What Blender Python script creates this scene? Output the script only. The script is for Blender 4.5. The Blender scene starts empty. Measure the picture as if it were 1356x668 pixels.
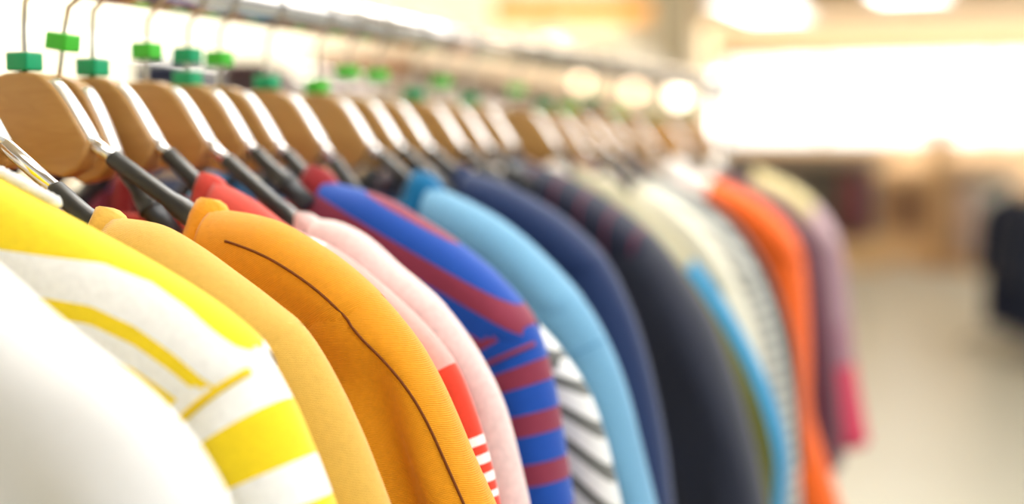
import bpy, bmesh, math, random
from mathutils import Vector, Matrix, noise
random.seed(7)
scene = bpy.context.scene
COL = scene.collection
H = 1.20                                   # eye height above the floor
# ------------------------------------------------------------------ camera
F_PX = 50 / 36 * 1356
YAW, PITCH = math.radians(22), math.radians(4.07)
CAM = Vector((0.479, 0.0, H))
FWD = Vector((-math.sin(YAW) * math.cos(PITCH), math.cos(YAW) * math.cos(PITCH), -math.sin(PITCH)))
RGT = Vector((math.cos(YAW), math.sin(YAW), 0))
UPV = RGT.cross(FWD)
cam_d = bpy.data.cameras.new('camera')
cam = bpy.data.objects.new('camera', cam_d)
COL.objects.link(cam)
cam.location = CAM
cam.rotation_euler = Matrix((RGT, UPV, -FWD)).transposed().to_euler()
cam_d.lens, cam_d.sensor_width = 50, 36
cam_d.clip_start = 0.02
cam_d.dof.use_dof = True
cam_d.dof.focus_distance = 0.61
cam_d.dof.aperture_fstop = 2.9
cam_d.dof.aperture_blades = 0
scene.camera = cam

def ray(px, py):
    return FWD + RGT * ((px - 678) / F_PX) + UPV * ((334 - py) / F_PX)

def on_u(px, py, u):                       # measure a point of the plane y = u (x, z)
    r = ray(px, py)
    p = CAM + r * (u / r.y)
    return (p.x, p.z)

def at_depth(px, py, d):
    return CAM + ray(px, py) * d

# ------------------------------------------------------------------ materials
def new_mat(name):
    m = bpy.data.materials.new(name)
    m.use_nodes = True
    nt = m.node_tree
    return m, nt, nt.nodes['Principled BSDF']

def lin(c):
    return tuple(((v / 12.92) if v <= 0.04045 else ((v + 0.055) / 1.055) ** 2.4) for v in [k / 255 for k in c]) + (1,)

def ramp_node(nt, stops):
    r = nt.nodes.new('ShaderNodeValToRGB')
    r.color_ramp.interpolation = 'CONSTANT'
    el = r.color_ramp.elements
    el[0].position, el[0].color = 0, stops[0][1]
    el.remove(el[1])
    for p, c in stops[1:]:
        e = el.new(p)
        e.color = c
    return r

def fabric(name, color, bands=None, axis='Y', offset=0.0, once=False, knit=900, bump=0.18, mottled=0.06, soft=0):
    """woven or knitted cloth; bands = [(width_m, rgb), ...] repeated along one UV axis (UVs are metres)"""
    m, nt, b = new_mat(name)
    N, L = nt.nodes, nt.links
    b.inputs['Roughness'].default_value = 0.92
    b.inputs['Specular IOR Level'].default_value = 0.15
    b.inputs['Sheen Weight'].default_value = 0.25
    b.inputs['Sheen Roughness'].default_value = 0.5
    uv = N.new('ShaderNodeTexCoord')
    if bands:
        tot = sum(w for w, _ in bands)
        sep = N.new('ShaderNodeSeparateXYZ')
        L.new(uv.outputs['UV'], sep.inputs[0])
        a = N.new('ShaderNodeMath'); a.operation = 'ADD'; a.inputs[1].default_value = offset
        L.new(sep.outputs[axis], a.inputs[0])
        d = N.new('ShaderNodeMath'); d.operation = 'DIVIDE'; d.inputs[1].default_value = tot
        L.new(a.outputs[0], d.inputs[0])
        src = d
        if not once:
            f = N.new('ShaderNodeMath'); f.operation = 'FRACT'
            L.new(d.outputs[0], f.inputs[0]); src = f
        stops, acc = [], 0
        for w, c in bands:
            stops.append((acc / tot, lin(c))); acc += w
        r = ramp_node(nt, stops)
        if soft: r.color_ramp.interpolation = 'LINEAR'
        L.new(src.outputs[0], r.inputs[0])
        base = r.outputs[0]
    else:
        rgb = N.new('ShaderNodeRGB'); rgb.outputs[0].default_value = lin(color)
        base = rgb.outputs[0]
    no = N.new('ShaderNodeTexNoise'); no.inputs['Scale'].default_value = 350; no.inputs['Detail'].default_value = 3
    L.new(uv.outputs['Object'], no.inputs['Vector'])
    mr = N.new('ShaderNodeMapRange')
    mr.inputs['To Min'].default_value = 1 - mottled * 2; mr.inputs['To Max'].default_value = 1 + mottled * 2
    L.new(no.outputs[0], mr.inputs[0])
    mx = N.new('ShaderNodeMix'); mx.data_type = 'RGBA'; mx.blend_type = 'MULTIPLY'; mx.inputs[0].default_value = 1
    L.new(base, mx.inputs[6]); L.new(mr.outputs[0], mx.inputs[7])
    L.new(mx.outputs[2], b.inputs['Base Color'])
    wv = N.new('ShaderNodeTexWave'); wv.inputs['Scale'].default_value = knit; wv.inputs['Distortion'].default_value = 1.5
    wv.inputs['Detail'].default_value = 1; wv.bands_direction = 'DIAGONAL'
    L.new(uv.outputs['UV'], wv.inputs['Vector'])
    ad = N.new('ShaderNodeMath'); ad.operation = 'ADD'
    L.new(wv.outputs[1], ad.inputs[0]); L.new(no.outputs[0], ad.inputs[1])
    bp = N.new('ShaderNodeBump'); bp.inputs['Strength'].default_value = bump; bp.inputs['Distance'].default_value = 0.0009
    L.new(ad.outputs[0], bp.inputs['Height']); L.new(bp.outputs[0], b.inputs['Normal'])
    return m

def plain(name, color, rough=0.5, metal=0.0, spec=0.5, emit=0, noise_scale=0, amount=0.1):
    m, nt, b = new_mat(name)
    N, L = nt.nodes, nt.links
    c = lin(color)
    b.inputs['Base Color'].default_value = c
    b.inputs['Roughness'].default_value = rough
    b.inputs['Metallic'].default_value = metal
    b.inputs['Specular IOR Level'].default_value = spec
    if emit:
        b.inputs['Emission Color'].default_value = c
        b.inputs['Emission Strength'].default_value = emit
    if noise_scale:
        tc = N.new('ShaderNodeTexCoord')
        no = N.new('ShaderNodeTexNoise'); no.inputs['Scale'].default_value = noise_scale; no.inputs['Detail'].default_value = 4
        L.new(tc.outputs['Object'], no.inputs['Vector'])
        mr = N.new('ShaderNodeMapRange'); mr.inputs['To Min'].default_value = 1 - amount; mr.inputs['To Max'].default_value = 1 + amount
        L.new(no.outputs[0], mr.inputs[0])
        mx = N.new('ShaderNodeMix'); mx.data_type = 'RGBA'; mx.blend_type = 'MULTIPLY'; mx.inputs[0].default_value = 1
        mx.inputs[6].default_value = c
        L.new(mr.outputs[0], mx.inputs[7]); L.new(mx.outputs[2], b.inputs['Base Color'])
    return m

def wood_mat(name, c1, c2, rough=0.4):
    m, nt, b = new_mat(name)
    N, L = nt.nodes, nt.links
    tc = N.new('ShaderNodeTexCoord')
    mp = N.new('ShaderNodeMapping'); mp.inputs['Scale'].default_value = (14, 60, 60)
    L.new(tc.outputs['Object'], mp.inputs[0])
    no = N.new('ShaderNodeTexNoise'); no.inputs['Scale'].default_value = 3; no.inputs['Detail'].default_value = 5
    no.inputs['Distortion'].default_value = 0.8
    L.new(mp.outputs[0], no.inputs['Vector'])
    r = N.new('ShaderNodeValToRGB')
    r.color_ramp.elements[0].position, r.color_ramp.elements[0].color = 0.3, lin(c1)
    r.color_ramp.elements[1].position, r.color_ramp.elements[1].color = 0.7, lin(c2)
    L.new(no.outputs[0], r.inputs[0]); L.new(r.outputs[0], b.inputs['Base Color'])
    b.inputs['Roughness'].default_value = rough
    b.inputs['Coat Weight'].default_value = 0.2
    return m

M_WOOD = wood_mat('hanger_wood', (176, 132, 74), (190, 148, 88))
M_CHROME = plain('chrome', (226, 224, 220), 0.16, 1.0)
M_STRIP = plain('satin_metal_strip', (240, 240, 238), 0.30, 1.0)
M_WIRE = plain('hook_wire', (205, 200, 190), 0.25, 1.0)
M_BLACK = plain('black_plastic', (38, 40, 42), 0.38, spec=0.5, noise_scale=200, amount=0.1)
M_TEAL = plain('teal_green_plastic', (0, 160, 105), 0.4)
M_LIME = plain('light_green_plastic', (70, 195, 50), 0.4)

# ------------------------------------------------------------------ object helpers
def link(name, bm, mat, parent=None, smooth=True, uvs=None):
    me = bpy.data.meshes.new(name)
    bmesh.ops.recalc_face_normals(bm, faces=bm.faces[:])
    bm.to_mesh(me); bm.free()
    for p in me.polygons: p.use_smooth = smooth
    for m in (mat if isinstance(mat, (list, tuple)) else [mat]): me.materials.append(m)
    o = bpy.data.objects.new(name, me)
    COL.objects.link(o)
    if parent: o.parent = parent
    return o

def tag(o, label=None, cat=None, group=None, kind=None):
    if label: o['label'] = label
    if cat: o['category'] = cat
    if group: o['group'] = group
    if kind: o['kind'] = kind
    return o

def thing(name, label, cat, loc=(0, 0, 0), group=None, rz=0):
    o = bpy.data.objects.new(name, None)
    COL.objects.link(o)
    o.location = loc; o.rotation_euler = (0, 0, rz); o.empty_display_size = 0.05
    return tag(o, label, cat, group)

def dup(o, parent=None):
    c = o.copy(); COL.objects.link(c)
    if parent: c.parent = parent
    for ch in o.children: dup(ch, c)
    return c

def add_box(bm, lo, hi, bevel=0.0):
    vs = [bm.verts.new((x, y, z)) for x in (lo[0], hi[0]) for y in (lo[1], hi[1]) for z in (lo[2], hi[2])]
    fs = [(0, 1, 3, 2), (4, 6, 7, 5), (0, 4, 5, 1), (2, 3, 7, 6), (0, 2, 6, 4), (1, 5, 7, 3)]
    faces = [bm.faces.new([vs[i] for i in f]) for f in fs]
    if bevel:
        es = {e for f in faces for e in f.edges}
        bmesh.ops.bevel(bm, geom=list(es), offset=bevel, segments=3, profile=0.6, affect='EDGES')

def box(name, lo, hi, mat, parent=None, bevel=0.0):
    bm = bmesh.new(); add_box(bm, lo, hi, bevel)
    return link(name, bm, mat, parent, smooth=False)

def add_tube(bm, pts, rad, n=12, closed=False, flat=None, ref=Vector((0, 1, 0))):
    """sweep an ellipse along pts; flat = (across ref, other) radii multipliers"""
    pts = [Vector(p) for p in pts]
    rings = []
    N = len(pts)
    for i, p in enumerate(pts):
        a = pts[(i - 1) % N] if (closed or i > 0) else p
        b = pts[(i + 1) % N] if (closed or i < N - 1) else p
        t = (b - a).normalized()
        s = ref - t * ref.dot(t)
        if s.length < 1e-4: s = Vector((1, 0, 0)) - t * t.x
        s.normalize(); q = t.cross(s)
        r = rad[i] if isinstance(rad, (list, tuple)) else rad
        f1, f2 = flat if flat else (1, 1)
        rings.append([bm.verts.new(p + s * (math.cos(k * math.tau / n) * r * f1) + q * (math.sin(k * math.tau / n) * r * f2)) for k in range(n)])
    for i in range(N if closed else N - 1):
        A, B = rings[i], rings[(i + 1) % N]
        for k in range(n):
            bm.faces.new((A[k], A[(k + 1) % n], B[(k + 1) % n], B[k]))
    if not closed:
        bm.faces.new(rings[0]); bm.faces.new(rings[-1])

def tube(name, pts, rad, mat, parent=None, **kw):
    bm = bmesh.new(); add_tube(bm, pts, rad, **kw)
    return link(name, bm, mat, parent)

def resample(P, n, sub=24):
    """catmull-rom through P, evenly spaced by length"""
    P = [Vector((p[0], p[1])) for p in P]
    Q = [P[0] * 2 - P[1]] + P + [P[-1] * 2 - P[-2]]
    dense = []
    for i in range(1, len(Q) - 2):
        for k in range(sub):
            t = k / sub
            a, b, c, d = Q[i - 1], Q[i], Q[i + 1], Q[i + 2]
            dense.append(0.5 * ((2 * b) + (c - a) * t + (2 * a - 5 * b + 4 * c - d) * t * t + (3 * b - a - 3 * c + d) * t ** 3))
    dense.append(P[-1])
    L = [0]
    for a, b in zip(dense, dense[1:]): L.append(L[-1] + (b - a).length)
    out, j = [], 0
    for i in range(n):
        s = L[-1] * i / (n - 1)
        while j < len(L) - 2 and L[j + 1] < s: j += 1
        f = (s - L[j]) / max(L[j + 1] - L[j], 1e-9)
        out.append(dense[j].lerp(dense[j + 1], min(f, 1)))
    return out, L[-1]

def interp(x, xs, ys):
    if x <= xs[0]: return ys[0]
    for i in range(1, len(xs)):
        if x <= xs[i]:
            f = (x - xs[i - 1]) / max(xs[i] - xs[i - 1], 1e-9)
            return ys[i - 1] + (ys[i] - ys[i - 1]) * f
    return ys[-1]

# ------------------------------------------------------------------ garments
def smooth01(t):
    t = max(0, min(1, t)); return t * t * (3 - 2 * t)

class Garment:
    """a top hanging across the rail; outline = (x, z) from collar over the shoulder tip down the sleeve"""
    def __init__(s, outline, tip, T=0.02, sleeve_w=0.085, cuff_w=0.06, hang=0.0, hem=-0.42, stripe_k=0.36, seed=1, fold=0.004, dip=0.05, res=1.0, skew=0.0, ref=None, grooves=()):
        s.grooves = grooves
        s.skew, s.ref = skew, ref
        s.T, s.seed, s.fold, s.k, s.dip, s.hem = T, seed, fold, stripe_k, dip, hem
        pts = list(outline)
        if hang:
            a, b = Vector(pts[-2]), Vector(pts[-1])
            d = (b - a).normalized(); n = max(3, int(hang / 0.025)); e = b
            for k in range(n):
                d = (d + Vector((0, -0.5 / n))).normalized()
                e = e + d * (hang / n)
                pts.append((e.x, e.y))
        s.curve, s.len = resample(pts, 121)
        tp = Vector(outline[tip])
        s.ti = min(range(121), key=lambda i: (s.curve[i] - tp).length)
        s.xn, s.zn = outline[0]
        s.tipx, s.tipz = s.curve[s.ti]
        s.rx = [p.x for p in s.curve[:s.ti + 1]]; s.rz = [p.y for p in s.curve[:s.ti + 1]]
        s.W = s.tipx - 0.002
        s.tip = Vector((s.tipx, s.tipz))
        s.sw, s.cw = sleeve_w, cuff_w
        s.res = res
        s.slen = s.len * (120 - s.ti) / 120
        # smoothed inward normals of the sleeve
        s.nor = []
        for i in range(121):
            a, b = s.curve[max(0, i - 14)], s.curve[min(120, i + 14)]
            t = (b - a).normalized()
            s.nor.append(Vector((t.y, -t.x)))
        s.tn = s.nor[s.ti]; s.tax = Vector((-s.tn.y, s.tn.x))
    def zr(s, x): return interp(x, s.rx, s.rz)
    def refz(s, x):
        r = s.ref
        if x < r[0][0]: return r[0][1]
        if x > r[-1][0]: return r[-1][1] + (x - r[-1][0]) * (r[-1][1] - r[-2][1]) / (r[-1][0] - r[-2][0])
        return interp(x, [p[0] for p in r], [p[1] for p in r])
    def wob(s, a, b, c): return noise.noise(Vector((a, b, c + s.seed * 7.3)))
    def body(s, x, d, side):
        ax = abs(x)
        o = math.sqrt(max(0, 1 - (ax / s.xn) ** 6)) if ax < s.xn else 0
        dip = s.dip if side < 0 else s.dip * 0.6
        top = (s.zr(ax) if ax >= s.xn else s.zn) - dip * o
        r = 0.022
        f = math.sqrt(1 - (1 - min(d / r, 1)) ** 2)
        f = f * (1 - o) + o
        q = Vector((ax, top - d)) - s.tip
        past, ac = q.dot(s.tax), q.dot(s.tn)
        k = smooth01((past + 0.004) / 0.03) * (1 - smooth01((ac - s.sw + 0.012) / 0.02))
        e = (ax - (s.W - 0.03)) / 0.03
        if ac > s.sw * 0.6: k = max(k, smooth01(e) * 0.98)
        k = 1 - 0.97 * k
        f *= k
        y = s.T * f * (1 + 0.12 * smooth01(d / 0.2))
        y += s.fold * s.wob(x * 22 - d * 9, d * 7, side * 3) * smooth01((d - 0.01) / 0.05) * k
        return Vector((x, side * y, top - d - 0.005 * (1 - k) * (1 if d < 0.05 else 0.5)))
    def top(s, x, side):
        return s.body(x, 0, side)
    def sleeve(s, i, a, mirror=1):
        """i = curve index (float ok) from ti to 120, a = angle round the tube, 0 = outer edge"""
        i0 = int(min(i, 119)); fr = i - i0
        O = s.curve[i0].lerp(s.curve[i0 + 1], fr); n = s.nor[i0].lerp(s.nor[i0 + 1], fr).normalized()
        t = (i - s.ti) / (120 - s.ti)
        w = s.sw + (s.cw - s.sw) * t
        st = smooth01((t + 0.06) / 0.10)
        ac = (1 - math.cos(a)) / 2
        sa = math.sin(a)
        h = s.T * (0.80 + 0.22 * smooth01((t + 0.10) / 0.085))
        d = min(ac * w / 0.022, 1); g = min((1 - ac) * w / 0.030, 1)
        y = -h * math.copysign(math.sqrt(max(0, 1 - (1 - d) ** 2)) * math.sqrt(max(0, 1 - (1 - g) ** 2)), sa)
        p = O + n * (ac * w + 0.004 * smooth01((-t - 0.02) / 0.07))
        arc = t * s.slen
        y += s.fold * 1.3 * s.wob(ac * 4.5 + arc * 4, arc * 9, 11 + (1 if sa > 0 else 5)) * abs(sa) * smooth01(t / 0.15)
        for (ta, aa, tb, ab, wid, dep) in s.grooves:
            f = (t - ta) / (tb - ta); c = aa + (ab - aa) * f
            if sa > 0: y += dep * smooth01(f * 3 + 0.1) * (math.exp(-((ac - c) / wid) ** 2) - 0.6 * math.exp(-((ac - c - 1.7 * wid) / (1.2 * wid)) ** 2))
        return Vector((p.x * mirror, y, p.y)), arc, ac * w

    def build(s, root, body_mat, sleeve_mat, collar_mat, collar=(0.004, 0.009), both=True):
        # body
        bm = bmesh.new(); uvl = bm.loops.layers.uv.new('UVMap'); uvd = {}
        nx, nd = int(64 * s.res), int(26 * s.res)
        xs = [s.W * (2 * i / nx - 1) for i in range(nx + 1)]
        xs = sorted(xs + [q * s.xn * f for q in (-1, 1) for f in (1.0, 0.997, 0.985, 0.965, 0.94, 0.90, 0.85)])
        nx = len(xs) - 1
        for side in (-1, 1):
            grid = []
            for x in xs:
                ztop = s.body(x, 0, side).z
                Ln = max(0.05, ztop - s.zmin if hasattr(s, 'zmin') else ztop - (s.tipz + s.hem + 0.07))
                col = []
                for j in range(nd + 1):
                    d = Ln * (j / nd) ** 1.7
                    p = s.body(x, d, side)
                    v = bm.verts.new(p); uvd[v] = (abs(x), (s.refz(abs(x)) - p.z) if s.ref else -(p.z + s.k * abs(x))); col.append(v)
                grid.append(col)
            for i in range(nx):
                for j in range(nd):
                    f = bm.faces.new((grid[i][j], grid[i + 1][j], grid[i + 1][j + 1], grid[i][j + 1]))
                    for l in f.loops: l[uvl].uv = uvd[l.vert]
        bmesh.ops.remove_doubles(bm, verts=bm.verts[:], dist=2e-5)
        link('body', bm, body_mat, root)
        for mir in ((1, -1) if both else (1,)):
            bm = bmesh.new(); uvl = bm.loops.layers.uv.new('UVMap'); uvd = {}
            nr, na = int(44 * s.res), int(28 * s.res)
            rings = []
            for r in range(nr + 1):
                i = (s.ti - 7) + (127 - s.ti) * r / nr
                i = max(0, min(120, i))
                ring = []
                for k in range(na):
                    p, arc, ac = s.sleeve(i, math.tau * k / na, mir)
                    v = bm.verts.new(p); uvd[v] = (ac, arc + s.skew * ac); ring.append(v)
                rings.append(ring)
            # turn the cuff inwards
            ring = []
            cen = sum((v.co for v in rings[-1]), Vector()) / na
            for v in rings[-1]:
                w = bm.verts.new(cen + (v.co - cen) * 0.8 + Vector((0, 0, 0.012))); uvd[w] = uvd[v]; ring.append(w)
            rings.append(ring)
            bm.faces.new(rings[0])
            for A, B in zip(rings, rings[1:]):
                for k in range(na):
                    f = bm.faces.new((A[k], A[(k + 1) % na], B[(k + 1) % na], B[k]))
                    for l in f.loops: l[uvl].uv = uvd[l.vert]
            link('sleeve', bm, sleeve_mat, root)
        if collar_mat:
            path = []
            n = 30
            for side, sg in ((-1, -1), (1, 1)):
                for k in range(n):
                    c = sg * math.cos(math.pi * k / n)
                    path.append(s.top(s.xn * math.copysign(abs(c) ** (1 / 3), c), side))
            for _ in range(2):
                path = [(path[i - 1] + path[i] * 2 + path[(i + 1) % len(path)]) / 4 for i in range(len(path))]
            cen = Vector((0, 0, s.zn + 0.05))
            rings = []; bm2 = bmesh.new()
            N = len(path); m = 12
            for i, p in enumerate(path):
                t = (path[(i + 1) % N] - path[i - 1]).normalized()
                up = cen - p; up -= t * up.dot(t); up.normalize()
                up = (up + Vector((0, 0, 0.5)))
                up -= t * up.dot(t); up.normalize()
                out = t.cross(up)
                c0 = p + up * collar[1] * 0.35
                rings.append([bm2.verts.new(c0 + out * math.cos(q * math.tau / m) * collar[0] + up * math.sin(q * math.tau / m) * collar[1]) for q in range(m)])
            bm = bm2
            for i in range(N):
                A, B = rings[i], rings[(i + 1) % N]
                for q in range(m): bm.faces.new((A[q], A[(q + 1) % m], B[(q + 1) % m], B[q]))
            link('collar', bm, collar_mat, root)

    def seam_path(s, off, n=60, start=0.0, lift=0.0004):
        """a line on the near face, off metres inside the outer edge"""
        P = []
        for k in range(n):
            i = 120 * (start + (1 - start) * k / (n - 1))
            if i <= s.ti:
                i0 = int(i); c = s.curve[i0].lerp(s.curve[i0 + 1], i - i0)
                p = s.body(c.x, 0.0115, -1)
            else:
                t = (i - s.ti) / (120 - s.ti); w = s.sw + (s.cw - s.sw) * t
                a = math.acos(1 - 2 * (0.0115 + (off - 0.0115) * smooth01(t / 0.25)) / w)
                p, _, _ = s.sleeve(i, a)
            p.y -= lift
            P.append(p)
        Q = P[:]
        for _ in range(10):
            Q = [Q[0]] + [(Q[i - 1] + Q[i] * 2 + Q[i + 1]) / 4 for i in range(1, len(Q) - 1)] + [Q[-1]]
        for q, p in zip(Q, P): q.y = min(q.y, p.y)
        return Q
    def armhole_path(s, lift=0.0003, a0=0.02, a1=2.4, i=None):
        i = s.ti + 1 if i is None else i
        P = []
        for k in range(24):
            p, _, _ = s.sleeve(i, a0 + (a1 - a0) * k / 23)
            p.y -= lift; P.append(p)
        return P

# ------------------------------------------------------------------ hangers
NECK_Z = H + 0.038
WOOD_TOP = [(0, 0), (0.010, -0.0008), (0.019, -0.0055), (0.029, -0.0165), (0.0415, -0.0345)]
top_c, _ = resample(WOOD_TOP, 16)

def wood_block_mesh():
    bm = bmesh.new()
    right = [(p.x, p.y) for p in top_c] + [(0.036, -0.046), (0.026, -0.051), (0.012, -0.047), (0.0, -0.045)]
    left = [(-x, z) for x, z in reversed(right[1:-1])]
    loop = right + left
    T = 0.0065
    f = bm.faces.new([bm.verts.new((x, -T, z)) for x, z in loop])
    r = bmesh.ops.extrude_face_region(bm, geom=[f])
    vs = [g for g in r['geom'] if isinstance(g, bmesh.types.BMVert)]
    bmesh.ops.translate(bm, verts=vs, vec=(0, 2 * T, 0))
    es = [e for e in bm.edges if abs(e.verts[0].co.y - e.verts[1].co.y) < 1e-6]
    bmesh.ops.bevel(bm, geom=es, offset=0.0022, segments=3, profile=0.5, affect='EDGES')
    return bm

def strip_mesh(sx):
    bm = bmesh.new()
    P = [p for p in top_c if p.x > 0.016]
    rings = []
    for i, p in enumerate(P):
        a, b = P[max(0, i - 1)], P[min(len(P) - 1, i + 1)]
        t = (b - a).normalized(); n = Vector((-t.y, t.x))
        if n.y < 0: n = -n
        prof = [(-0.0044, -0.001), (-0.0044, 0.0006), (-0.0022, 0.0016), (0.0, 0.002), (0.0022, 0.0016), (0.0044, 0.0006), (0.0044, -0.001)]
        rings.append([bm.verts.new((sx * (p.x + n.x * h), y, p.y + n.y * h)) for y, h in prof])
    for A, B in zip(rings, rings[1:]):
        for k in range(len(A)): bm.faces.new((A[k], A[(k + 1) % len(A)], B[(k + 1) % len(A)], B[k]))
    bm.faces.new(rings[0]); bm.faces.new(rings[-1])
    return bm

RAIL_Z = H + 0.0895
RAIL_R = 0.012
def hook_points():
    top = RAIL_Z - NECK_Z
    P = [(0, 0, -0.012), (0, 0, 0.006), (0, 0, 0.022), (0.001, 0, 0.034)]
    R = RAIL_R + 0.0022
    for k in range(15):                     # round the rail from the aisle side over the top
        a = math.radians(-38 + 215 * k / 14)
        P.append((R * math.cos(a), 0, top + R * math.sin(a)))
    return P

_proto = {}
def make_hanger(u, label, ridge=None, xn=0.10, cubes=(), tilt=0.0, dz=0.0, chrome_arm=False, group='wooden hangers on the chrome rail'):
    root = thing('clothes_hanger', label, 'hanger', (0, u, NECK_Z + dz), group)
    if not _proto:
        _proto['wooden_block'] = link('wooden_block', wood_block_mesh(), M_WOOD, root)
        _proto['hook'] = tube('hook', hook_points(), 0.0013, M_WIRE, root, n=8)
        _proto['s1'] = link('metal_strip', strip_mesh(1), M_STRIP, root)
        _proto['s2'] = link('metal_strip', strip_mesh(-1), M_STRIP, root)
        bm = bmesh.new(); add_box(bm, (-0.0066, -0.006, -0.0044), (0.0066, 0.006, 0.0044), 0.0012)
        _proto['cube'] = link('size_marker', bm, M_TEAL, root)
        _proto['cube'].location = (0, 0, 0.0075)
        first = True
    else:
        for k in ('wooden_block', 'hook', 's1', 's2'):
            c = _proto[k].copy(); COL.objects.link(c); c.parent = root
    _lst = []
    for j, (z, m) in enumerate(cubes):
        c = _proto['cube']
        if c.parent is not root or j > 0:
            c = c.copy(); COL.objects.link(c); c.parent = root
        c.location = (0, 0, z)
        c.material_slots[0].link = 'OBJECT'; c.material_slots[0].material = m
    # arms: from the end of the block into the shoulder of the garment
    z0 = NECK_Z + dz
    e = Vector((0.0395, 0, -0.0345))
    if ridge:
        k1 = Vector((xn, 0, ridge(xn) - z0 - 0.012)); xt = min(xn + 0.06, 0.17)
        k2 = Vector((xt, 0, ridge(xt) - z0 - 0.016))
    else:
        k1 = Vector((0.066, 0, -0.058)); k2 = Vector((0.078, 0, -0.068))
    for sx in (1, -1):
        m = Vector((sx, 1, 1))
        a, b, c2 = [Vector((p.x * sx, 0, p.z)) for p in (e, k1, k2)]
        s0 = a + (b - a) * -0.10
        cut = 0.45 if chrome_arm else 0.16
        mid = a.lerp(b, cut)
        tube('metal_rod', [s0, a, mid + (b - a) * 0.04], [0.0034, 0.0036, 0.0034], M_CHROME, root, n=12)
        pts = [mid, mid + (b - a) * 0.01, a.lerp(b, 0.62 if not chrome_arm else 0.7), a.lerp(b, 0.72 if not chrome_arm else 0.8), a.lerp(b, 0.93), a.lerp(b, 0.935), a.lerp(b, 0.975), a.lerp(b, 0.98), b, c2]
        tube('arm', pts, [0.0038, 0.0044, 0.0044, 0.0056, 0.0062, 0.0072, 0.0072, 0.0062, 0.0062, 0.0058], M_BLACK, root, n=14, flat=(1.15, 0.95))
    if tilt: root.rotation_euler = (0, tilt, 0)
    return root

# colour palette (sRGB)
YEL, WHT = (246, 216, 34), (244, 244, 240)
ROYAL, MAR = (26, 78, 172), (138, 54, 76)

def px(pts, u): return [on_u(x, y, u) for x, y in pts]

RACK = []
def add(name, label, cat, u, pts, tip, mats, collar=(0.004, 0.009), hanger=None, cubes=((0.005, M_TEAL),), tilt=0, dz=0, chrome_arm=False, **kw):
    g = Garment([(x, z) for x, z in px(pts, u)], tip, **kw)
    root = thing(name, label, cat, (0, u, 0), 'tops hanging on the chrome rail')
    g.build(root, *mats, collar=collar)
    if hanger:
        make_hanger(u, hanger, g.zr, g.xn, cubes, tilt, dz, chrome_arm)
    RACK.append((root, g))
    return root, g

# 1 white sweatshirt, nearest
w1 = fabric('white_cotton', (240, 240, 238), bump=0.2, mottled=0.02)
w1s = fabric('white_cotton_sleeve', (242, 242, 240), bump=0.2, mottled=0.02)
add('sweatshirt', 'plain white sweatshirt hanging nearest the camera', 'sweatshirt', 0.354,
    [(-190, 235), (-100, 297), (-40, 340), (30, 402), (75, 438), (125, 476), (172, 515), (215, 560), (250, 610), (278, 660), (290, 690)], 4,
    (w1, w1s, w1), hanger='wooden hanger holding the white sweatshirt', cubes=((0.005, M_LIME),), T=0.024, hang=0.16, seed=1, fold=0.005, grooves=((0.05, 0.55, 0.9, 0.7, 0.12, 0.010),))
# 2 yellow and white striped
f2 = fabric('yellow_stripe_body', YEL, [(0.10, YEL), (0.0152, WHT), (0.006, YEL), (0.0085, WHT), (0.30, YEL)], 'Y', offset=0.10, once=True)
f2s = fabric('yellow_stripe_sleeve', YEL, [(0.018, WHT), (0.0145, WHT), (0.023, YEL), (0.015, WHT), (0.023, YEL), (0.015, WHT), (0.023, YEL), (0.2, WHT)], 'Y', offset=0.0165, once=True)
r2, g2 = add('knit_top', 'yellow and white striped knit top beside the white sweatshirt', 'top', 0.438,
    [(-75, 200), (0, 240), (100, 294), (200, 350), (280, 402), (325, 440), (346, 472), (385, 545), (415, 620), (437, 680)], 6,
    (f2, f2s, fabric('white_rib', WHT, bump=0.6)), hanger='wooden hanger holding the yellow and white striped top',
    T=0.020, hang=0.14, seed=2, fold=0.003, res=1.8, ref=[on_u(x, y, u) for x, y, u in ((-100, 318, .419), (0, 328, .419), (125, 347, .421), (190, 373, .424), (250, 405, .429), (319, 445, .437))])
P = []
for k in range(24):
    x = on_u(-20 + 84 * k / 23, 250, 0.438)[0]
    P.append(Vector((x, 0.007, g2.zr(x) + 0.0005)))
tag(tube('fluffy_trim', P, [0.0024 + 0.0004 * (k % 2) for k in range(22)] + [0.002, 0.0008], fabric('white_fluff', WHT, bump=1.0), r2, n=10), 'white fluffy trim on the shoulder')
tag(tube('seam', g2.armhole_path(i=g2.ti + 1, a0=0.3, a1=2.2, lift=0.0006), 0.0016, plain('yellow_thread', (240, 205, 30), 0.9), r2, n=8), 'yellow armhole piping')
# 3 mustard
f3 = fabric('mustard_knit', (222, 177, 80), knit=560, bump=0.4, mottled=0.05)
add('sweater', 'mustard yellow fine knit sweater between the striped top and the orange one', 'sweater', 0.494,
    [(158, 288), (205, 296), (250, 320), (300, 356), (350, 394), (398, 436), (440, 503), (475, 577), (503, 650), (512, 675)], 5,
    (f3, f3, fabric('mustard_rib', (224, 179, 84), bump=0.5)), hanger='wooden hanger with bare metal rod holding the mustard sweater', cubes=((0.005, M_TEAL),),
    chrome_arm=True, T=0.019, hang=0.13, seed=3, fold=0.003, res=1.5)
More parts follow.
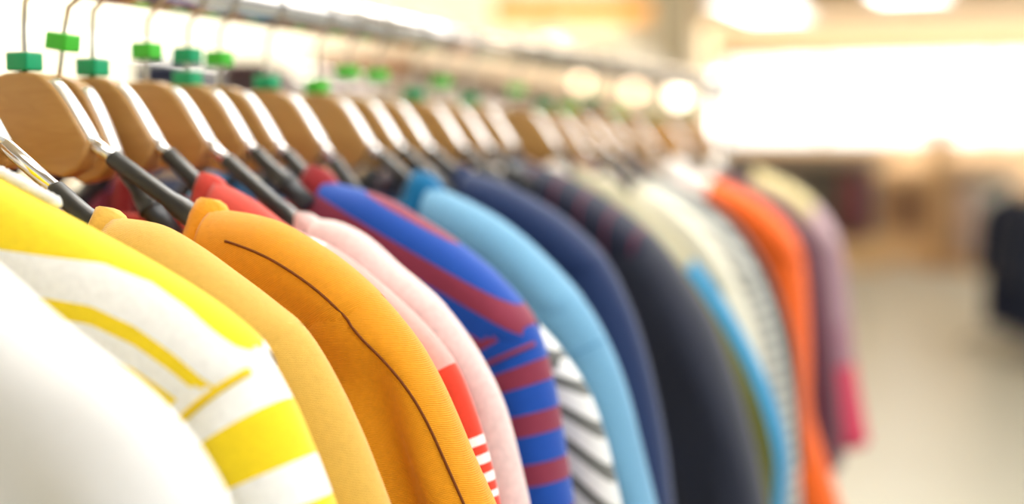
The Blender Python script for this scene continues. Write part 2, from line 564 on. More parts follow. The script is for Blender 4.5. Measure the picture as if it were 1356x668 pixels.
# 4 orange, in focus
f4 = fabric('golden_orange_knit', (231, 153, 26), knit=640, bump=0.35, mottled=0.05)
r4, g4 = add('sweater', 'sharp golden orange sweater with a dark seam along shoulder and sleeve', 'sweater', 0.555,
    [(288, 277), (325, 282), (365, 293), (400, 312), (450, 346), (500, 392), (540, 440), (570, 490), (596, 545), (621, 605), (650, 670)], 5,
    (f4, f4, fabric('golden_orange_rib', (238, 160, 40), bump=0.5)), collar=(0.006, 0.009), hanger='large wooden hanger with black arm entering the golden orange sweater',
    T=0.021, hang=0.13, seed=4, fold=0.006, res=1.8, grooves=((0.06, 0.17, 0.5, 0.42, 0.10, 0.006),))
m_seam = plain('dark_orange_thread', (120, 62, 8), 0.9)
tag(tube('seam', g4.seam_path(0.0045, start=0.05), 0.0006, m_seam, r4, n=6), 'dark stitched seam')
# 5 coral with pink and red panels
cor = (214, 82, 70)
f5 = fabric('coral_body', cor, [(0.118, cor), (0.006, (244, 226, 222)), (0.004, (236, 160, 155)), (0.008, (244, 226, 222)), (0.004, (238, 170, 165)), (0.2, (238, 168, 160))], 'X', once=True)
f5s = fabric('coral_sleeve', cor, [(0.014, (238, 168, 160)), (0.036, (222, 66, 44)), (0.004, WHT), (0.0045, (222, 66, 44)), (0.004, WHT), (0.0045, (222, 66, 44)), (0.004, WHT), (0.0045, (222, 66, 44)), (0.004, WHT), (0.2, (222, 66, 44))], 'Y', once=True)
add('knit_top', 'coral top with pink yoke and red and white sleeve stripes behind the orange sweater', 'top', 0.606,
    [(290, 240), (335, 265), (380, 299), (430, 322), (480, 357), (535, 405), (580, 452), (606, 490), (628, 545), (648, 610), (662, 672)], 6,
    (f5, f5s, fabric('coral_rib', (212, 76, 66), bump=0.5)), hanger='wooden hanger holding the coral top', cubes=((0.005, M_TEAL),), T=0.015, hang=0.12, seed=5, fold=0.003)
# 6 blush
f6 = fabric('blush_marl', (232, 208, 204), mottled=0.12)
add('sweater', 'pale blush pink speckled sweater beside the blue and maroon striped one', 'sweater', 0.652,
    [(418, 290), (450, 294), (485, 313), (526, 350), (560, 378), (590, 408), (632, 466), (668, 540), (694, 640), (702, 680)], 5,
    (f6, f6, f6), hanger='wooden hanger holding the blush pink sweater', cubes=((0.0165, M_LIME),), T=0.015, hang=0.12, seed=6, fold=0.003)
# 7 blue and maroon stripes
f7 = fabric('blue_maroon_body', ROYAL, [(0.0135, ROYAL), (0.0125, MAR)], 'Y', offset=0.004)
f7s = fabric('blue_maroon_sleeve', ROYAL, [(0.0035, ROYAL), (0.0155, ROYAL), (0.012, MAR), (0.0155, ROYAL), (0.012, MAR), (0.0155, ROYAL), (0.012, MAR), (0.0155, ROYAL), (0.012, MAR)], 'Y', offset=0.0008)
r7, g7 = add('sweater', 'royal blue and maroon striped sweater with red collar', 'sweater', 0.722,
    [(436, 240), (500, 258), (560, 291), (620, 332), (670, 378), (708, 430), (730, 500), (743, 570), (758, 672)], 5,
    (f7, f7s, fabric('red_rib', (150, 44, 48), bump=0.5)), collar=(0.006, 0.013), hanger='wooden hanger holding the blue and maroon striped sweater', cubes=((0.0165, M_LIME),), T=0.021, hang=0.12, seed=7, res=1.6, fold=0.003, stripe_k=0.5)
tag(tube('seam', g7.armhole_path(i=g7.ti + 3, a0=0.25, a1=2.0, lift=0.0006), 0.0013, plain('maroon_thread', (138, 54, 76), 0.9), r7, n=8), 'maroon armhole seam')
# 8 white with dark stripes
f8 = fabric('grey_stripe', WHT, [(0.0155, (236, 238, 236)), (0.0105, (112, 114, 110))], 'Y')
add('tee', 'white top with charcoal stripes half hidden behind the blue and maroon sweater', 'top', 0.775,
    [(520, 300), (600, 340), (660, 382), (712, 430), (750, 474), (780, 522), (802, 585), (822, 672)], 4,
    (f8, f8, f8), hanger='wooden hanger holding the charcoal striped white top', cubes=((0.005, M_TEAL),), T=0.015, hang=0.1, seed=8, fold=0.003, skew=1.5)
# 9 light blue
f9 = fabric('light_blue_fleece', (112, 166, 200), bump=0.3)
r9, g9 = add('sweatshirt', 'light blue sweatshirt with teal collar', 'sweatshirt', 0.838,
    [(575, 247), (620, 267), (670, 297), (720, 341), (770, 397), (805, 457), (830, 522), (850, 600), (868, 672)], 4,
    (f9, f9, fabric('teal_rib', (18, 110, 160), bump=0.5)), collar=(0.007, 0.014), hanger='wooden hanger holding the light blue sweatshirt', cubes=((0.005, M_LIME),), T=0.024, hang=0.14, seed=9, res=1.6, fold=0.004)
tube('seam', g9.armhole_path(i=g9.ti + 9), 0.0007, plain('blue_thread', (78, 134, 172), 0.9), r9, n=6)
# 10 navy
f10 = fabric('navy_cotton', (32, 50, 90))
add('sweatshirt', 'plain navy blue sweatshirt behind the light blue one', 'sweatshirt', 0.925,
    [(622, 228), (655, 237), (700, 259), (750, 292), (800, 342), (835, 412), (860, 492), (880, 590), (890, 672)], 4,
    (f10, f10, f10), hanger='wooden hanger holding the plain navy sweatshirt', cubes=((0.0165, M_LIME),), T=0.024, hang=0.14, seed=10, fold=0.004)
# 11 dark navy pinstripe
DN = (32, 36, 56)
f11 = fabric('dark_navy_pin', DN, [(0.019, DN), (0.003, (92, 38, 56))], 'X')
add('jacket', 'dark midnight navy jacket with thin maroon pinstripes', 'jacket', 1.09,
    [(690, 213), (725, 222), (765, 241), (820, 276), (870, 318), (910, 372), (945, 432), (975, 512), (1000, 600), (1014, 672)], 4,
    (f11, fabric('charcoal_navy', (44, 48, 62)), f11), hanger='wooden hanger holding the midnight navy jacket', cubes=((0.005, M_TEAL),), T=0.036, hang=0.16, seed=11, fold=0.005, sleeve_w=0.10)
# 12 olive and blue
f12 = fabric('khaki', (176, 170, 140))
f12s = fabric('olive_blue_sleeve', (30, 140, 190), [(0.0, (30, 140, 190)), (0.0065, (30, 140, 190)), (0.2, (112, 114, 44))], 'X', once=True)
add('raglan_top', 'khaki top with olive sleeve edged in bright blue', 'top', 1.195,
    [(775, 228), (815, 245), (865, 290), (920, 346), (960, 402), (1000, 472), (1028, 540), (1043, 605), (1040, 672)], 3,
    (f12, f12s, f12), hanger='wooden hanger holding the khaki and blue top', cubes=((0.0165, M_LIME),), T=0.022, hang=0.06, seed=12)
# 13 cream
f13 = fabric('cream_knit', (216, 212, 192))
add('sweater', 'cream knit sweater between the blue edged top and the grey one', 'sweater', 1.265,
    [(855, 247), (895, 268), (940, 312), (975, 372), (1000, 432), (1016, 500), (1028, 580)], 3,
    (f13, f13, f13), hanger='wooden hanger holding the cream sweater', cubes=((0.005, M_TEAL),), T=0.024, hang=0.06, seed=13)
# 14 grey
f14 = fabric('grey_marl', (168, 168, 160), [(0.008, (186, 186, 178)), (0.006, (138, 140, 136))], 'Y', mottled=0.12)
add('sweater', 'heather grey finely striped sweater before the orange red sweatshirt', 'sweater', 1.335,
    [(870, 240), (920, 264), (970, 310), (1010, 376), (1034, 450), (1048, 525), (1055, 600)], 3,
    (f14, f14, f14), hanger='wooden hanger holding the heather grey sweater', cubes=((0.005, M_LIME),), T=0.024, hang=0.06, seed=14)
# 15 black
f15 = fabric('black_cotton', (26, 30, 32))
add('tee', 'black top squeezed between the grey sweater and the orange red sweatshirt', 'top', 1.405,
    [(872, 232), (905, 246), (955, 276), (1002, 332), (1032, 394), (1052, 460), (1060, 540)], 3,
    (f15, f15, f15), hanger='wooden hanger holding the black top', cubes=((0.0165, M_TEAL),), T=0.020, hang=0.06, seed=15)
# 16 orange red
f16 = fabric('bright_orange', (240, 104, 36), [(0.105, (238, 222, 214)), (0.2, (240, 104, 36))], 'X', once=True)
f16s = fabric('bright_orange_sleeve', (240, 104, 36))
add('sweatshirt', 'bright orange red sweatshirt with white collar', 'sweatshirt', 1.50,
    [(905, 226), (950, 238), (1000, 262), (1040, 297), (1062, 338), (1070, 400), (1073, 480), (1074, 545), (1090, 600), (1112, 668)], 4,
    (f16, f16s, fabric('white_collar_rib', (232, 228, 222), bump=0.5)), collar=(0.010, 0.016), hanger='wooden hanger holding the orange red sweatshirt', cubes=((0.005, M_LIME),), T=0.030, hang=0.05, seed=16, sleeve_w=0.08, cuff_w=0.05)
# 17 maroon
f17 = fabric('dark_maroon', (92, 50, 66))
add('sweater', 'dark maroon sweater behind the orange red sweatshirt', 'sweater', 1.64,
    [(965, 233), (1015, 253), (1058, 284), (1086, 328), (1098, 400), (1107, 480), (1114, 560), (1116, 618)], 3,
    (f17, f17, f17), hanger='wooden hanger holding the dark maroon sweater', cubes=((0.005, M_TEAL),), T=0.030, seed=17)
# 18 last: beige shoulder, striped pink sleeve
f18 = fabric('beige_yoke', (206, 190, 140), [(0.165, (206, 190, 140)), (0.2, (190, 160, 166))], 'X', once=True)
f18s = fabric('dusty_pink_sleeve', (180, 140, 150), [(0.10, (166, 132, 142)), (0.05, (160, 116, 130)), (0.3, (204, 62, 92))], 'Y', once=True)
add('knit_top', 'beige and dusty pink top with red lower sleeve, farthest on the rail', 'top', 1.79,
    [(1010, 228), (1050, 245), (1086, 276), (1112, 322), (1124, 400), (1130, 465), (1140, 530), (1151, 588)], 3,
    (f18, f18s, f18), hanger='wooden hanger holding the beige and dusty pink top', cubes=((0.0165, M_TEAL),), T=0.030, seed=18)

# hangers with nothing visible on them
make_hanger(0.580, 'wooden hanger tilted down behind the large one, light green marker high on its hook', cubes=((0.0165, M_LIME),), tilt=0.16, dz=0.0)
make_hanger(0.690, 'bare wooden hanger between the blush sweater and the blue striped one', cubes=((0.0165, M_TEAL), (0.003, M_TEAL)))
make_hanger(0.880, 'bare wooden hanger between the light blue and the plain navy sweatshirts', cubes=((0.0165, M_LIME),))
make_hanger(0.985, 'bare wooden hanger just past the plain navy sweatshirt', cubes=((0.005, M_TEAL),))
make_hanger(1.035, 'bare wooden hanger just before the midnight navy jacket', cubes=((0.0165, M_LIME),))

# ------------------------------------------------------------------ the rack
rack = thing('garment_rack', 'chrome garment rack carrying the row of hangers', 'clothes rack', (0, 0, 0))
tube('rail', [(0, 0.10, RAIL_Z), (0, 1.95, RAIL_Z)], RAIL_R, M_CHROME, rack, n=24)
for y in (0.10, 1.95):
    tube('upright', [(0, y, 0.05), (0, y, RAIL_Z + 0.02)], 0.014, M_CHROME, rack, n=20)
    tube('foot', [(-0.28, y, 0.035), (-0.26, y, 0.05), (0.26, y, 0.05), (0.28, y, 0.035), (0.285, y, 0.0)], 0.013, M_CHROME, rack, n=14)
tube('base_bar', [(0, 0.10, 0.10), (0, 1.95, 0.10)], 0.010, M_CHROME, rack, n=14)

# ------------------------------------------------------------------ room shell
M_FLOOR = plain('polished_floor', (184, 183, 170), 0.35, spec=0.4, noise_scale=1.5, amount=0.05)
M_WALL = plain('cream_paint', (246, 236, 210), 0.8, noise_scale=2, amount=0.02)
M_CEIL = plain('ceiling_paint', (226, 208, 184), 0.9, noise_scale=1, amount=0.04)
CEIL = 2.80
def struct(o): o['kind'] = 'structure'; return o
struct(box('floor', (-7, -4, -0.1), (9, 22, 0), M_FLOOR))
struct(box('ceiling', (-7, -4, CEIL), (9, 22, CEIL + 0.1), M_CEIL))
# side wall, slightly out of line with the rack
WD = Vector((-0.16, 0.987, 0)).normalized(); WN = Vector((WD.y, -WD.x, 0))     # along it, and out of it towards the aisle
W0 = Vector((-1.9, 4.5, 0))
def wpt(s, out, z): return W0 + WD * s + WN * out + Vector((0, 0, z))
def wall_box(name, s0, s1, o0, o1, z0, z1, mat, parent=None, bevel=0):
    bm = bmesh.new(); add_box(bm, (o0, s0, z0), (o1, s1, z1), bevel)
    M = Matrix(((WN.x, WD.x, 0, W0.x), (WN.y, WD.y, 0, W0.y), (0, 0, 1, 0), (0, 0, 0, 1)))
    bmesh.ops.transform(bm, matrix=M, verts=bm.verts)
    return link(name, bm, mat, parent, smooth=False)
struct(wall_box('wall_left', -9, 17, -0.15, 0, 0, CEIL, M_WALL))
# far wall with a wide bright shop window
WY = 20.0
bm = bmesh.new()
wx0, wx1, wz0, wz1 = -5.2, 6.0, 1.30, 2.50
add_box(bm, (-7, WY, 0), (9, WY + 0.2, wz0)); add_box(bm, (-7, WY, wz1), (9, WY + 0.2, CEIL))
add_box(bm, (-7, WY, wz0), (wx0, WY + 0.2, wz1)); add_box(bm, (wx1, WY, wz0), (9, WY + 0.2, wz1))
struct(link('wall_back', bm, plain('peach_paint', (240, 208, 172), 0.85, noise_scale=1, amount=0.03), smooth=False))
win = bpy.data.objects.new('window_1', None); COL.objects.link(win); struct(win)
bm = bmesh.new()
for k in range(6):
    x = wx0 + (wx1 - wx0) * k / 5
    add_box(bm, (x - 0.03, WY + 0.05, wz0), (x + 0.03, WY + 0.12, wz1))
add_box(bm, (wx0, WY + 0.05, wz0), (wx1, WY + 0.12, wz0 + 0.05)); add_box(bm, (wx0, WY + 0.05, wz1 - 0.05), (wx1, WY + 0.12, wz1))
struct(link('window_frame', bm, plain('window_frame', (225, 220, 210), 0.5), win, smooth=False))
mg, nt, b = new_mat('window_glass')
tr = nt.nodes.new('ShaderNodeBsdfTransparent'); tr.inputs[0].default_value = (1.0, 0.98, 0.94, 1)
gl = nt.nodes.new('ShaderNodeBsdfGlossy'); gl.inputs['Roughness'].default_value = 0.02
mx = nt.nodes.new('ShaderNodeMixShader'); mx.inputs[0].default_value = 0.05
nt.links.new(tr.outputs[0], mx.inputs[1]); nt.links.new(gl.outputs[0], mx.inputs[2])
nt.links.new(mx.outputs[0], nt.nodes['Material Output'].inputs['Surface'])
struct(box('window_pane', (wx0, WY + 0.08, wz0), (wx1, WY + 0.085, wz1), mg, win))

# ------------------------------------------------------------------ ceiling lights
M_LAMP = plain('lamp_diffuser', (250, 251, 252), 0.5, emit=6)
M_LFRAME = plain('lamp_frame', (235, 232, 226), 0.5)
def ceiling_light(x, y, sx, sy, label):
    t = thing('ceiling_light', label, 'ceiling light', (x, y, CEIL), 'ceiling light panels')
    bm = bmesh.new()
    for a, b_ in (((-sx / 2 - .03, -sy / 2 - .03), (sx / 2 + .03, -sy / 2)), ((-sx / 2 - .03, sy / 2), (sx / 2 + .03, sy / 2 + .03)),
                  ((-sx / 2 - .03, -sy / 2), (-sx / 2, sy / 2)), ((sx / 2, -sy / 2), (sx / 2 + .03, sy / 2))):
        add_box(bm, (a[0], a[1], -0.05), (b_[0], b_[1], 0))
    link('frame', bm, M_LFRAME, t, smooth=False)
    box('diffuser', (-sx / 2, -sy / 2, -0.035), (sx / 2, sy / 2, -0.02), M_LAMP, t)
def ceil_pt(px_, py_):
    r = ray(px_, py_); p = CAM + r * ((CEIL - 0.03 - H) / r.z); return p
p = ceil_pt(1203, -12)
ceiling_light(p.x, p.y, 0.68, 1.2, 'square light panel in the ceiling above the aisle, seen at top right')
p = ceil_pt(1010, 10)
ceiling_light(p.x, p.y, 0.72, 2.2, 'light panel in the ceiling left of the aisle panel')
ceiling_light(-0.45, 3.0, 2.0, 2.8, 'large unseen light panel added in the ceiling over the far end of the rack')  # out of view, placed to reflect in the metal strips and backlight the shoulders
ceiling_light(1.6, 0.6, 1.2, 2.4, 'light panel in the ceiling over the camera side of the rack')
ceiling_light(2.2, 6.5, 1.2, 2.4, 'light panel in the ceiling halfway along the aisle')

# ------------------------------------------------------------------ wall shelf and what hangs below it
SH = H + 0.28
M_SHELF = plain('shelf_cream', (240, 218, 186), 0.5)
M_SHELFB = plain('shelf_brown', (120, 86, 58), 0.6)
shelf = thing('display_shelf', 'long cream display shelf with brown lower edge along the side wall', 'shelf', wpt(0, 0, SH))
inv = shelf.matrix_basis.copy()
def sub(o):                                  # keep world position under an Empty parent
    o.parent = shelf; o.matrix_parent_inverse = Matrix.Translation(-Vector(shelf.location)); return o
sub(wall_box('shelf_board', -0.5, 7.5, 0.0, 0.345, SH, SH + 0.03, M_SHELFB))
sub(wall_box('front_panel', -0.5, 7.5, 0.345, 0.36, SH + 0.005, SH + 0.17, M_SHELF))
for s in (-0.5, 2.2, 4.8, 7.44): sub(wall_box('bracket', s, s + 0.05, 0.0, 0.30, SH - 0.06, SH, M_SHELFB))
box_cols = [('orange', (244, 150, 40)), ('dark grey', (86, 78, 70)), ('white', (236, 240, 238)), ('pale teal', (190, 216, 214)), ('cream', (246, 226, 190)), ('orange and cream', (240, 176, 90))]
def carton(s, w, h, col, label):
    o = bpy.data.objects.new('storage_box', None); COL.objects.link(o)
    o.location = wpt(s, 0.18, SH + 0.03); o.rotation_euler = (0, 0, math.atan2(-WD.x, WD.y))
    tag(o, label, 'box', 'boxes on the wall shelf')
    m = plain('carton_' + label.split()[0], col, 0.6)
    bm = bmesh.new(); add_box(bm, (-0.13, -w / 2, 0), (0.13, w / 2, h * 0.8), 0.004); link('box_body', bm, m, o, smooth=False)
    bm = bmesh.new(); add_box(bm, (-0.135, -w / 2 - 0.005, h * 0.8), (0.135, w / 2 + 0.005, h), 0.004); link('lid', bm, m, o, smooth=False)
carton(3.55, 0.34, 0.30, (92, 82, 70), 'dark grey storage box on the wall shelf')
carton(4.25, 0.42, 0.32, (206, 224, 222), 'pale teal storage box on the wall shelf')
carton(5.0, 0.5, 0.36, (240, 238, 232), 'white storage box on the wall shelf')
carton(5.9, 0.5, 0.40, (226, 226, 220), 'light grey storage box farthest along the wall shelf')
# small lamps under the shelf front: bright round spots
M_SPOTB = plain('spot_body', (220, 212, 200), 0.4, metal=0.6)
def lathe(name, prof, mat, parent, n=20):
    bm = bmesh.new(); rings = []
    for r, z in prof: rings.append([bm.verts.new((r * math.cos(k * math.tau / n), r * math.sin(k * math.tau / n), z)) for k in range(n)])
    for A, B in zip(rings, rings[1:]):
        for k in range(n): bm.faces.new((A[k], A[(k + 1) % n], B[(k + 1) % n], B[k]))
    bm.faces.new(rings[0]); bm.faces.new(rings[-1])
    return link(name, bm, mat, parent)
def spot(p, label, r, e, c):
    M_SPOT = plain('spot_bulb', c, 0.3, emit=e)
    t = thing('pendant_lamp', label, 'lamp', p, 'small pendant lamps')
    lathe('lamp_shade', [(r * 0.4, r * 2.2), (r * 0.9, r * 1.9), (r * 1.15, r * 0.5), (r * 1.1, r * 0.45), (r * 0.5, r * 0.8)], M_SPOTB, t)
    tube('cord', [(0, 0, r * 2.1), (0, 0, CEIL - p.z)], 0.003, M_SPOTB, t, n=8)
    lathe('bulb', [(r * 0.2, -r), (r * 0.75, -r * 0.7), (r, 0), (r * 0.8, r * 0.6), (r * 0.3, r)], M_SPOT, t)

# ------------------------------------------------------------------ background clothes
base_outline = [(0.07, 0.0), (0.11, -0.012), (0.16, -0.035), (0.195, -0.065), (0.215, -0.12), (0.225, -0.20), (0.235, -0.30), (0.24, -0.36)]
gbase = Garment(base_outline, 3, T=0.03, sleeve_w=0.09, cuff_w=0.065, seed=30, fold=0.008, res=0.5, hem=-0.60)
_gp = thing('hanging_top', 'proto', 'top')
gmat = fabric('background_cloth', (128, 128, 128))
gbase.build(_gp, gmat, gmat, gmat)
_used = [False]
_mats = {}
def back_top(loc, rz, col, label, group, sc=1.0, name='hanging_top'):
    o = _gp if not _used[0] else dup(_gp)
    _used[0] = True
    o.location = loc; o.rotation_euler = (0, 0, rz); o.scale = (sc, sc, sc)
    tag(o, label, 'top', group)
    m = _mats.get(col)
    if not m:
        m = _mats[col] = fabric('cloth_%d_%d_%d' % col, col, bump=0.1)
    for ch in o.children:
        ch.material_slots[0].link = 'OBJECT'; ch.material_slots[0].material = m
    return o

wrz = math.atan2(-WD.x, WD.y)
# wall rail with tops under the shelf
wr = thing('wall_rail', 'metal hanging rail fixed under the side wall shelf', 'clothes rail', wpt(0, 0.3, H + 0.16))
def subr(o, par): o.parent = par; o.matrix_parent_inverse = Matrix.Translation(-Vector(par.location)); return o
subr(tube('rail', [wpt(-2.6, 0.3, H + 0.19), wpt(7.5, 0.3, H + 0.19)], 0.011, M_CHROME), wr)
for s in (-2.6, -0.5, 2.2, 4.8, 7.5): subr(tube('bracket', [wpt(s, 0.0, H + 0.19), wpt(s, 0.3, H + 0.19)], 0.009, M_CHROME), wr)
wall_cols = [(-1.92, (44, 50, 74), 'dark navy'), (-1.80, (40, 46, 70), 'deep navy'), (-1.35, (104, 88, 88), 'dusk brown'), (-1.22, (92, 74, 74), 'plum brown'), (-0.2, (226, 214, 200), 'oatmeal'), (0.25, (232, 222, 214), 'ivory'),
             (0.7, (228, 190, 180), 'pale rose'), (1.15, (238, 228, 224), 'pearl white'), (1.6, (214, 160, 150), 'salmon'), (2.05, (236, 232, 232), 'snow white'), (2.5, (186, 184, 216), 'lilac'), (2.95, (240, 232, 226), 'off white'),
             (3.4, (198, 70, 84), 'crimson'), (3.9, (236, 226, 218), 'shell white'), (4.5, (222, 206, 190), 'sand'), (5.2, (210, 200, 196), 'pale grey')]
for s, c, nm in wall_cols:
    back_top(wpt(s, 0.3, H + 0.165), wrz, c, nm + ' top hanging on the rail along the side wall', 'tops on the wall rail', 1.0)

# ------------------------------------------------------------------ far fixtures (about 15 m away)
M_TAN = wood_mat('tan_board', (206, 168, 118), (222, 186, 138), 0.5)
M_TAUPE = plain('taupe_board', (166, 148, 128), 0.7)
def far_fixture(px0, px1, d, label, cols, group, where, zt=0.02, base=0.30, top_m=M_TAUPE):
    a = at_depth(px0, 200, d); b_ = at_depth(px1, 200, d)
    cx = (a + b_) / 2; w = (b_ - a).length
    rz = math.atan2(b_.y - a.y, b_.x - a.x)
    t = thing('display_fixture', label, 'display stand', (cx.x, cx.y, 0), None, rz)
    box('base', (-w / 2, -0.35, 0), (w / 2, 0.35, base), M_TAN, t, 0.01)
    for sx in (-1, 1): box('side_post', (sx * w / 2 - 0.03, 0.30, base), (sx * w / 2 + 0.03, 0.36, H + zt - 0.14), top_m, t)
    box('back_panel', (-w / 2, 0.33, base), (w / 2, 0.35, H + zt - 0.14), top_m, t)
    box('top_board', (-w / 2, -0.35, H + zt - 0.14), (w / 2, 0.37, H + zt), top_m, t, 0.01)
    tube('rail', [(-w / 2, -0.02, H + zt - 0.18), (w / 2, -0.02, H + zt - 0.18)], 0.012, M_CHROME, t)
    n = len(cols); sc = (H + zt - 0.22 - base - 0.03) / 0.62
    for k, (c, nm) in enumerate(cols):
        f = (k + 0.5) / n - 0.5
        L = Matrix.Rotation(rz, 4, 'Z') @ Vector((f * w * 0.94, -0.02, 0))
        back_top((cx.x + L.x, cx.y + L.y, H + zt - 0.22), rz + math.radians(80), c, nm + ' top hanging on the ' + where, group, sc)
far_fixture(930, 1168, 14.5, 'long taupe display fixture at the end of the aisle behind the rack',
            [((170, 154, 136), 'taupe'), ((150, 136, 122), 'umber'), ((182, 166, 148), 'mushroom'), ((160, 146, 130), 'bark brown'), ((176, 160, 140), 'fawn'), ((150, 140, 126), 'greige'), ((166, 150, 134), 'driftwood'), ((156, 144, 132), 'stone'), ((140, 130, 118), 'ash brown'),
             ((84, 90, 82), 'charcoal green'), ((136, 120, 112), 'mocha'), ((150, 74, 86), 'wine'), ((160, 70, 92), 'raspberry'), ((120, 130, 146), 'steel blue')],
            'tops on the long taupe fixture', 'long taupe fixture')
far_fixture(1172, 1268, 15.5, 'tan display fixture with wooden base in the middle of the far aisle',
            [((186, 148, 118), 'biscuit'), ((160, 132, 112), 'cocoa'), ((150, 120, 104), 'hazel'), ((204, 150, 128), 'peach'), ((196, 118, 104), 'terracotta'), ((200, 104, 98), 'rose red')],
            'tops on the tan fixture', 'tan fixture with wooden base', zt=-0.20, top_m=M_TAN)
far_fixture(1274, 1350, 14.0, 'pale display fixture with white tops right of the tan one',
            [((208, 180, 168), 'blush beige'), ((206, 208, 202), 'light grey'), ((226, 228, 222), 'chalk white'), ((214, 218, 212), 'frost white'), ((170, 180, 172), 'sage grey')],
            'tops on the pale fixture', 'pale fixture', zt=-0.10, base=0.12, top_m=plain('pale_board', (214, 190, 160), 0.6))
# narrow sign post
sp = at_depth(1241, 345, 14.6)
t = thing('display_pillar', 'narrow tan display pillar standing among the far fixtures', 'pillar', (sp.x, sp.y, 0), None, YAW)
box('base', (-0.22, -0.22, 0), (0.22, 0.22, 0.06), M_TAN, t, 0.008)
box('shaft', (-0.085, -0.085, 0.06), (0.085, 0.085, 1.40), M_TAN, t, 0.008)
box('cap', (-0.11, -0.11, 1.40), (0.11, 0.11, 1.46), M_TAUPE, t, 0.008)
# a blue grey top on the taupe fixture's end, raised
# near right rack with navy coats
q = at_depth(1352, 470, 7.8)
nr = thing('garment_rack', 'low chrome rack with dark coats at the right of the aisle', 'clothes rack', (q.x + 0.30, q.y - 0.05, 0), None, YAW + math.pi / 2)
tube('rail', [(-0.05, 0, 0.975), (1.1, 0, 0.975)], 0.014, M_CHROME, nr)
for x in (0.0, 1.05):
    tube('upright', [(x, 0, 0.05), (x, 0, 0.985)], 0.016, M_CHROME, nr)
    tube('foot', [(x, -0.30, 0.0), (x, -0.28, 0.05), (x, 0.28, 0.05), (x, 0.30, 0.0)], 0.016, M_CHROME, nr)
box('base_shelf', (-0.1, -0.22, 0.10), (1.15, 0.22, 0.13), plain('grey_shelf', (170, 170, 164), 0.5), nr, 0.004)
for k, nm in enumerate(('midnight', 'ink blue', 'dark indigo', 'blackish navy')):
    L = Matrix.Rotation(YAW + math.pi / 2, 4, 'Z') @ Vector((0.16 + 0.22 * k, 0, 0))
    back_top((q.x + 0.30 + L.x, q.y - 0.05 + L.y, 0.955), YAW, (24 + k * 2, 32 + k, 50 + k * 2), nm + ' coat hanging on the low rack at right', 'coats on the low rack', 1.3)
# spots and pillar by the side wall
pp = at_depth(893, 100, 11.5)
struct(box('column_1', (pp.x - 0.12, pp.y - 0.12, 0), (pp.x + 0.12, pp.y + 0.12, CEIL), plain('column_paint', (160, 154, 136), 0.8)))
for (x, y, d, lb, r, e, c) in ((730, 62, 7.0, 'small pendant lamp glowing above the boxes on the wall shelf', 0.055, 5, (255, 240, 200)), (770, 106, 6.2, 'small pendant lamp glowing at the shelf front, before the next one', 0.028, 5, (255, 226, 190)),
                         (840, 119, 7.5, 'small pendant lamp glowing at the shelf front, after the first', 0.032, 6, (255, 228, 196)), (900, 125, 9.0, 'small pendant lamp glowing beside the column', 0.055, 8, (255, 244, 220))):
    spot(at_depth(x, y, d), lb, r, e, c)
# orange header board over the aisle end of the side wall
hb = at_depth(757, 16, 6.0)
t = thing('header_board', 'orange header board hanging high beside the side wall', 'sign board', (hb.x, hb.y, hb.z), None, YAW)
box('board', (-0.33, -0.015, -0.042), (0.33, 0.015, 0.042), plain('orange_board', (250, 176, 70), 0.6), t, 0.006)
box('top_rail', (-0.34, -0.02, 0.042), (0.34, 0.02, 0.06), plain('dark_green_rail', (70, 74, 60), 0.6), t, 0.004)
for x in (-0.25, 0.25): tube('suspension_rod', [(x, 0, 0.06), (x, 0, CEIL - hb.z)], 0.006, M_SPOTB, t)
# folded sweaters on a table right behind the rack
tb = at_depth(285, 110, 1.75)
dt = thing('display_table', 'small display table behind the rack under the folded sweaters', 'table', (tb.x, tb.y, 0), None, YAW)
TZ = tb.z - 0.078
box('table_top', (-0.20, -0.14, TZ - 0.03), (0.24, 0.16, TZ), M_TAN, dt, 0.004)
for x in (-0.17, 0.21):
    for y in (-0.11, 0.13): box('leg', (x - 0.015, y - 0.015, 0), (x + 0.015, y + 0.015, TZ - 0.03), M_TAN, dt)
def folded(px_, k, w, col, label):
    c = at_depth(px_, 110, 1.75)
    m = fabric('folded_' + label.split()[0], col)
    o = bpy.data.objects.new('folded_sweater', None); COL.objects.link(o)
    o.location = (c.x, c.y, TZ + 0.001 + 0.033 * k); o.rotation_euler = (0, 0, YAW)
    tag(o, label, 'sweater', 'folded sweaters on the table behind the rack')
    for j in range(2):
        bm = bmesh.new(); add_box(bm, (-w / 2 + 0.002 * j, -0.11, 0.016 * j), (w / 2 - 0.002 * j, 0.12, 0.016 * j + 0.0158), 0.0065)
        link('folded_layer', bm, m, o)
for k, nm in enumerate(('bottom', 'middle', 'top')):
    folded(236, k, 0.060, (34, 40, 62), 'navy folded sweater, %s of the left stack on the table' % nm)
    folded(345, k, 0.060, (70, 52, 54), 'brown folded sweater, %s of the right stack on the table' % nm)
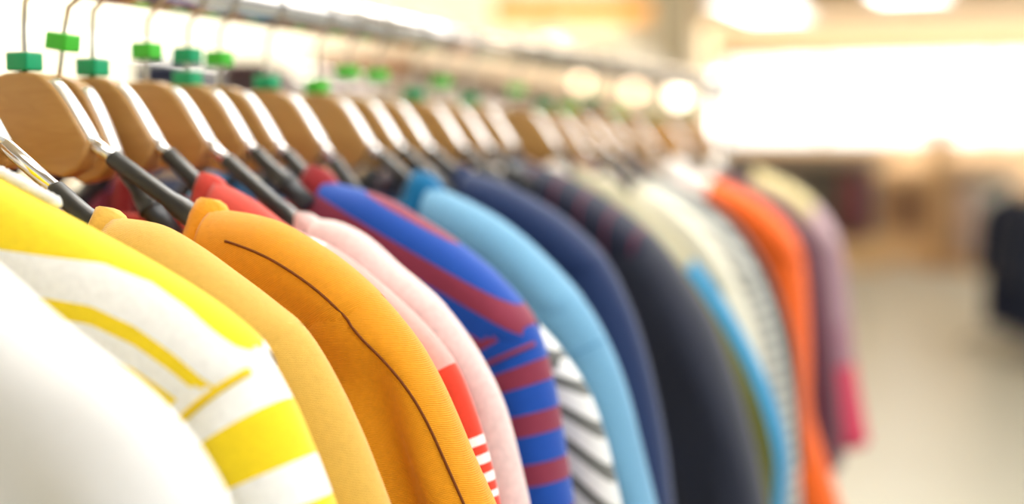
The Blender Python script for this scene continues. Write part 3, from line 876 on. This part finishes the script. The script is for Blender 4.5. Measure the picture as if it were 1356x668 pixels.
# ------------------------------------------------------------------ light
w = bpy.data.worlds.new('world'); scene.world = w
w.use_nodes = True
bg = w.node_tree.nodes['Background']
bg.inputs[0].default_value = (0.975, 0.99, 1.0, 1)
wn, wl = w.node_tree.nodes, w.node_tree.links
wt = wn.new('ShaderNodeTexCoord'); wm = wn.new('ShaderNodeMapRange')
wm.interpolation_type = 'SMOOTHSTEP'                  # glow added to the world so the far window blows out softly
wm.inputs['From Min'].default_value, wm.inputs['From Max'].default_value = 0.9885, 0.9975
wm.inputs['To Min'].default_value, wm.inputs['To Max'].default_value = 0.78, 3.4
wd = wn.new('ShaderNodeVectorMath'); wd.operation = 'DOT_PRODUCT'
gd = ray(1160, 118).normalized(); wd.inputs[1].default_value = gd
wl.new(wt.outputs['Generated'], wd.inputs[0]); wl.new(wd.outputs['Value'], wm.inputs[0]); wl.new(wm.outputs[0], bg.inputs[1])
def area(name, loc, target, sx, sy, power, col=(1, 0.95, 0.88)):
    d = bpy.data.lights.new(name, 'AREA'); d.shape = 'RECTANGLE'; d.size, d.size_y, d.energy, d.color = sx, sy, power, col
    o = bpy.data.objects.new(name, d); COL.objects.link(o)
    o.location = loc
    o.rotation_euler = (Vector(target) - Vector(loc)).to_track_quat('-Z', 'Y').to_euler()
    return o
area('wall_wash_fill', wpt(-2.5, 1.2, 2.7), wpt(-2.5, 0, 1.5), 3.0, 0.4, 42, (1, 0.93, 0.8))  # added area light without a fixture, brightens the cream side wall
area('shelf_wash_fill', wpt(3.5, 1.3, 2.7), wpt(3.5, 0, 1.5), 6.0, 0.4, 90, (1, 0.88, 0.7))  # added warm area light, no fixture, washes the wall around the shelf
area('aisle_fill', (2.0, 14, 2.7), (1.0, 14, 0), 4, 6, 320, (1, 0.96, 0.9))  # added area light, no fixture, lifts the far aisle and its fixtures
area('far_wall_fill', (0.5, 17.6, 2.6), (0.5, 20, 2.2), 12, 0.5, 250, (1, 0.9, 0.74))  # added area light, no fixture, brightens the wall and ceiling round the window
area('added_key_light', (1.5, 1.6, 2.5), (0.1, 0.7, 1.1), 1.4, 1.4, 24, (0.98, 0.99, 1.0))  # added overhead area light, no fixture, lights the tops of the garments

scene.view_settings.view_transform = 'Standard'
scene.view_settings.look = 'None'
scene.view_settings.exposure = 0.0
scene.cycles.use_denoising = True
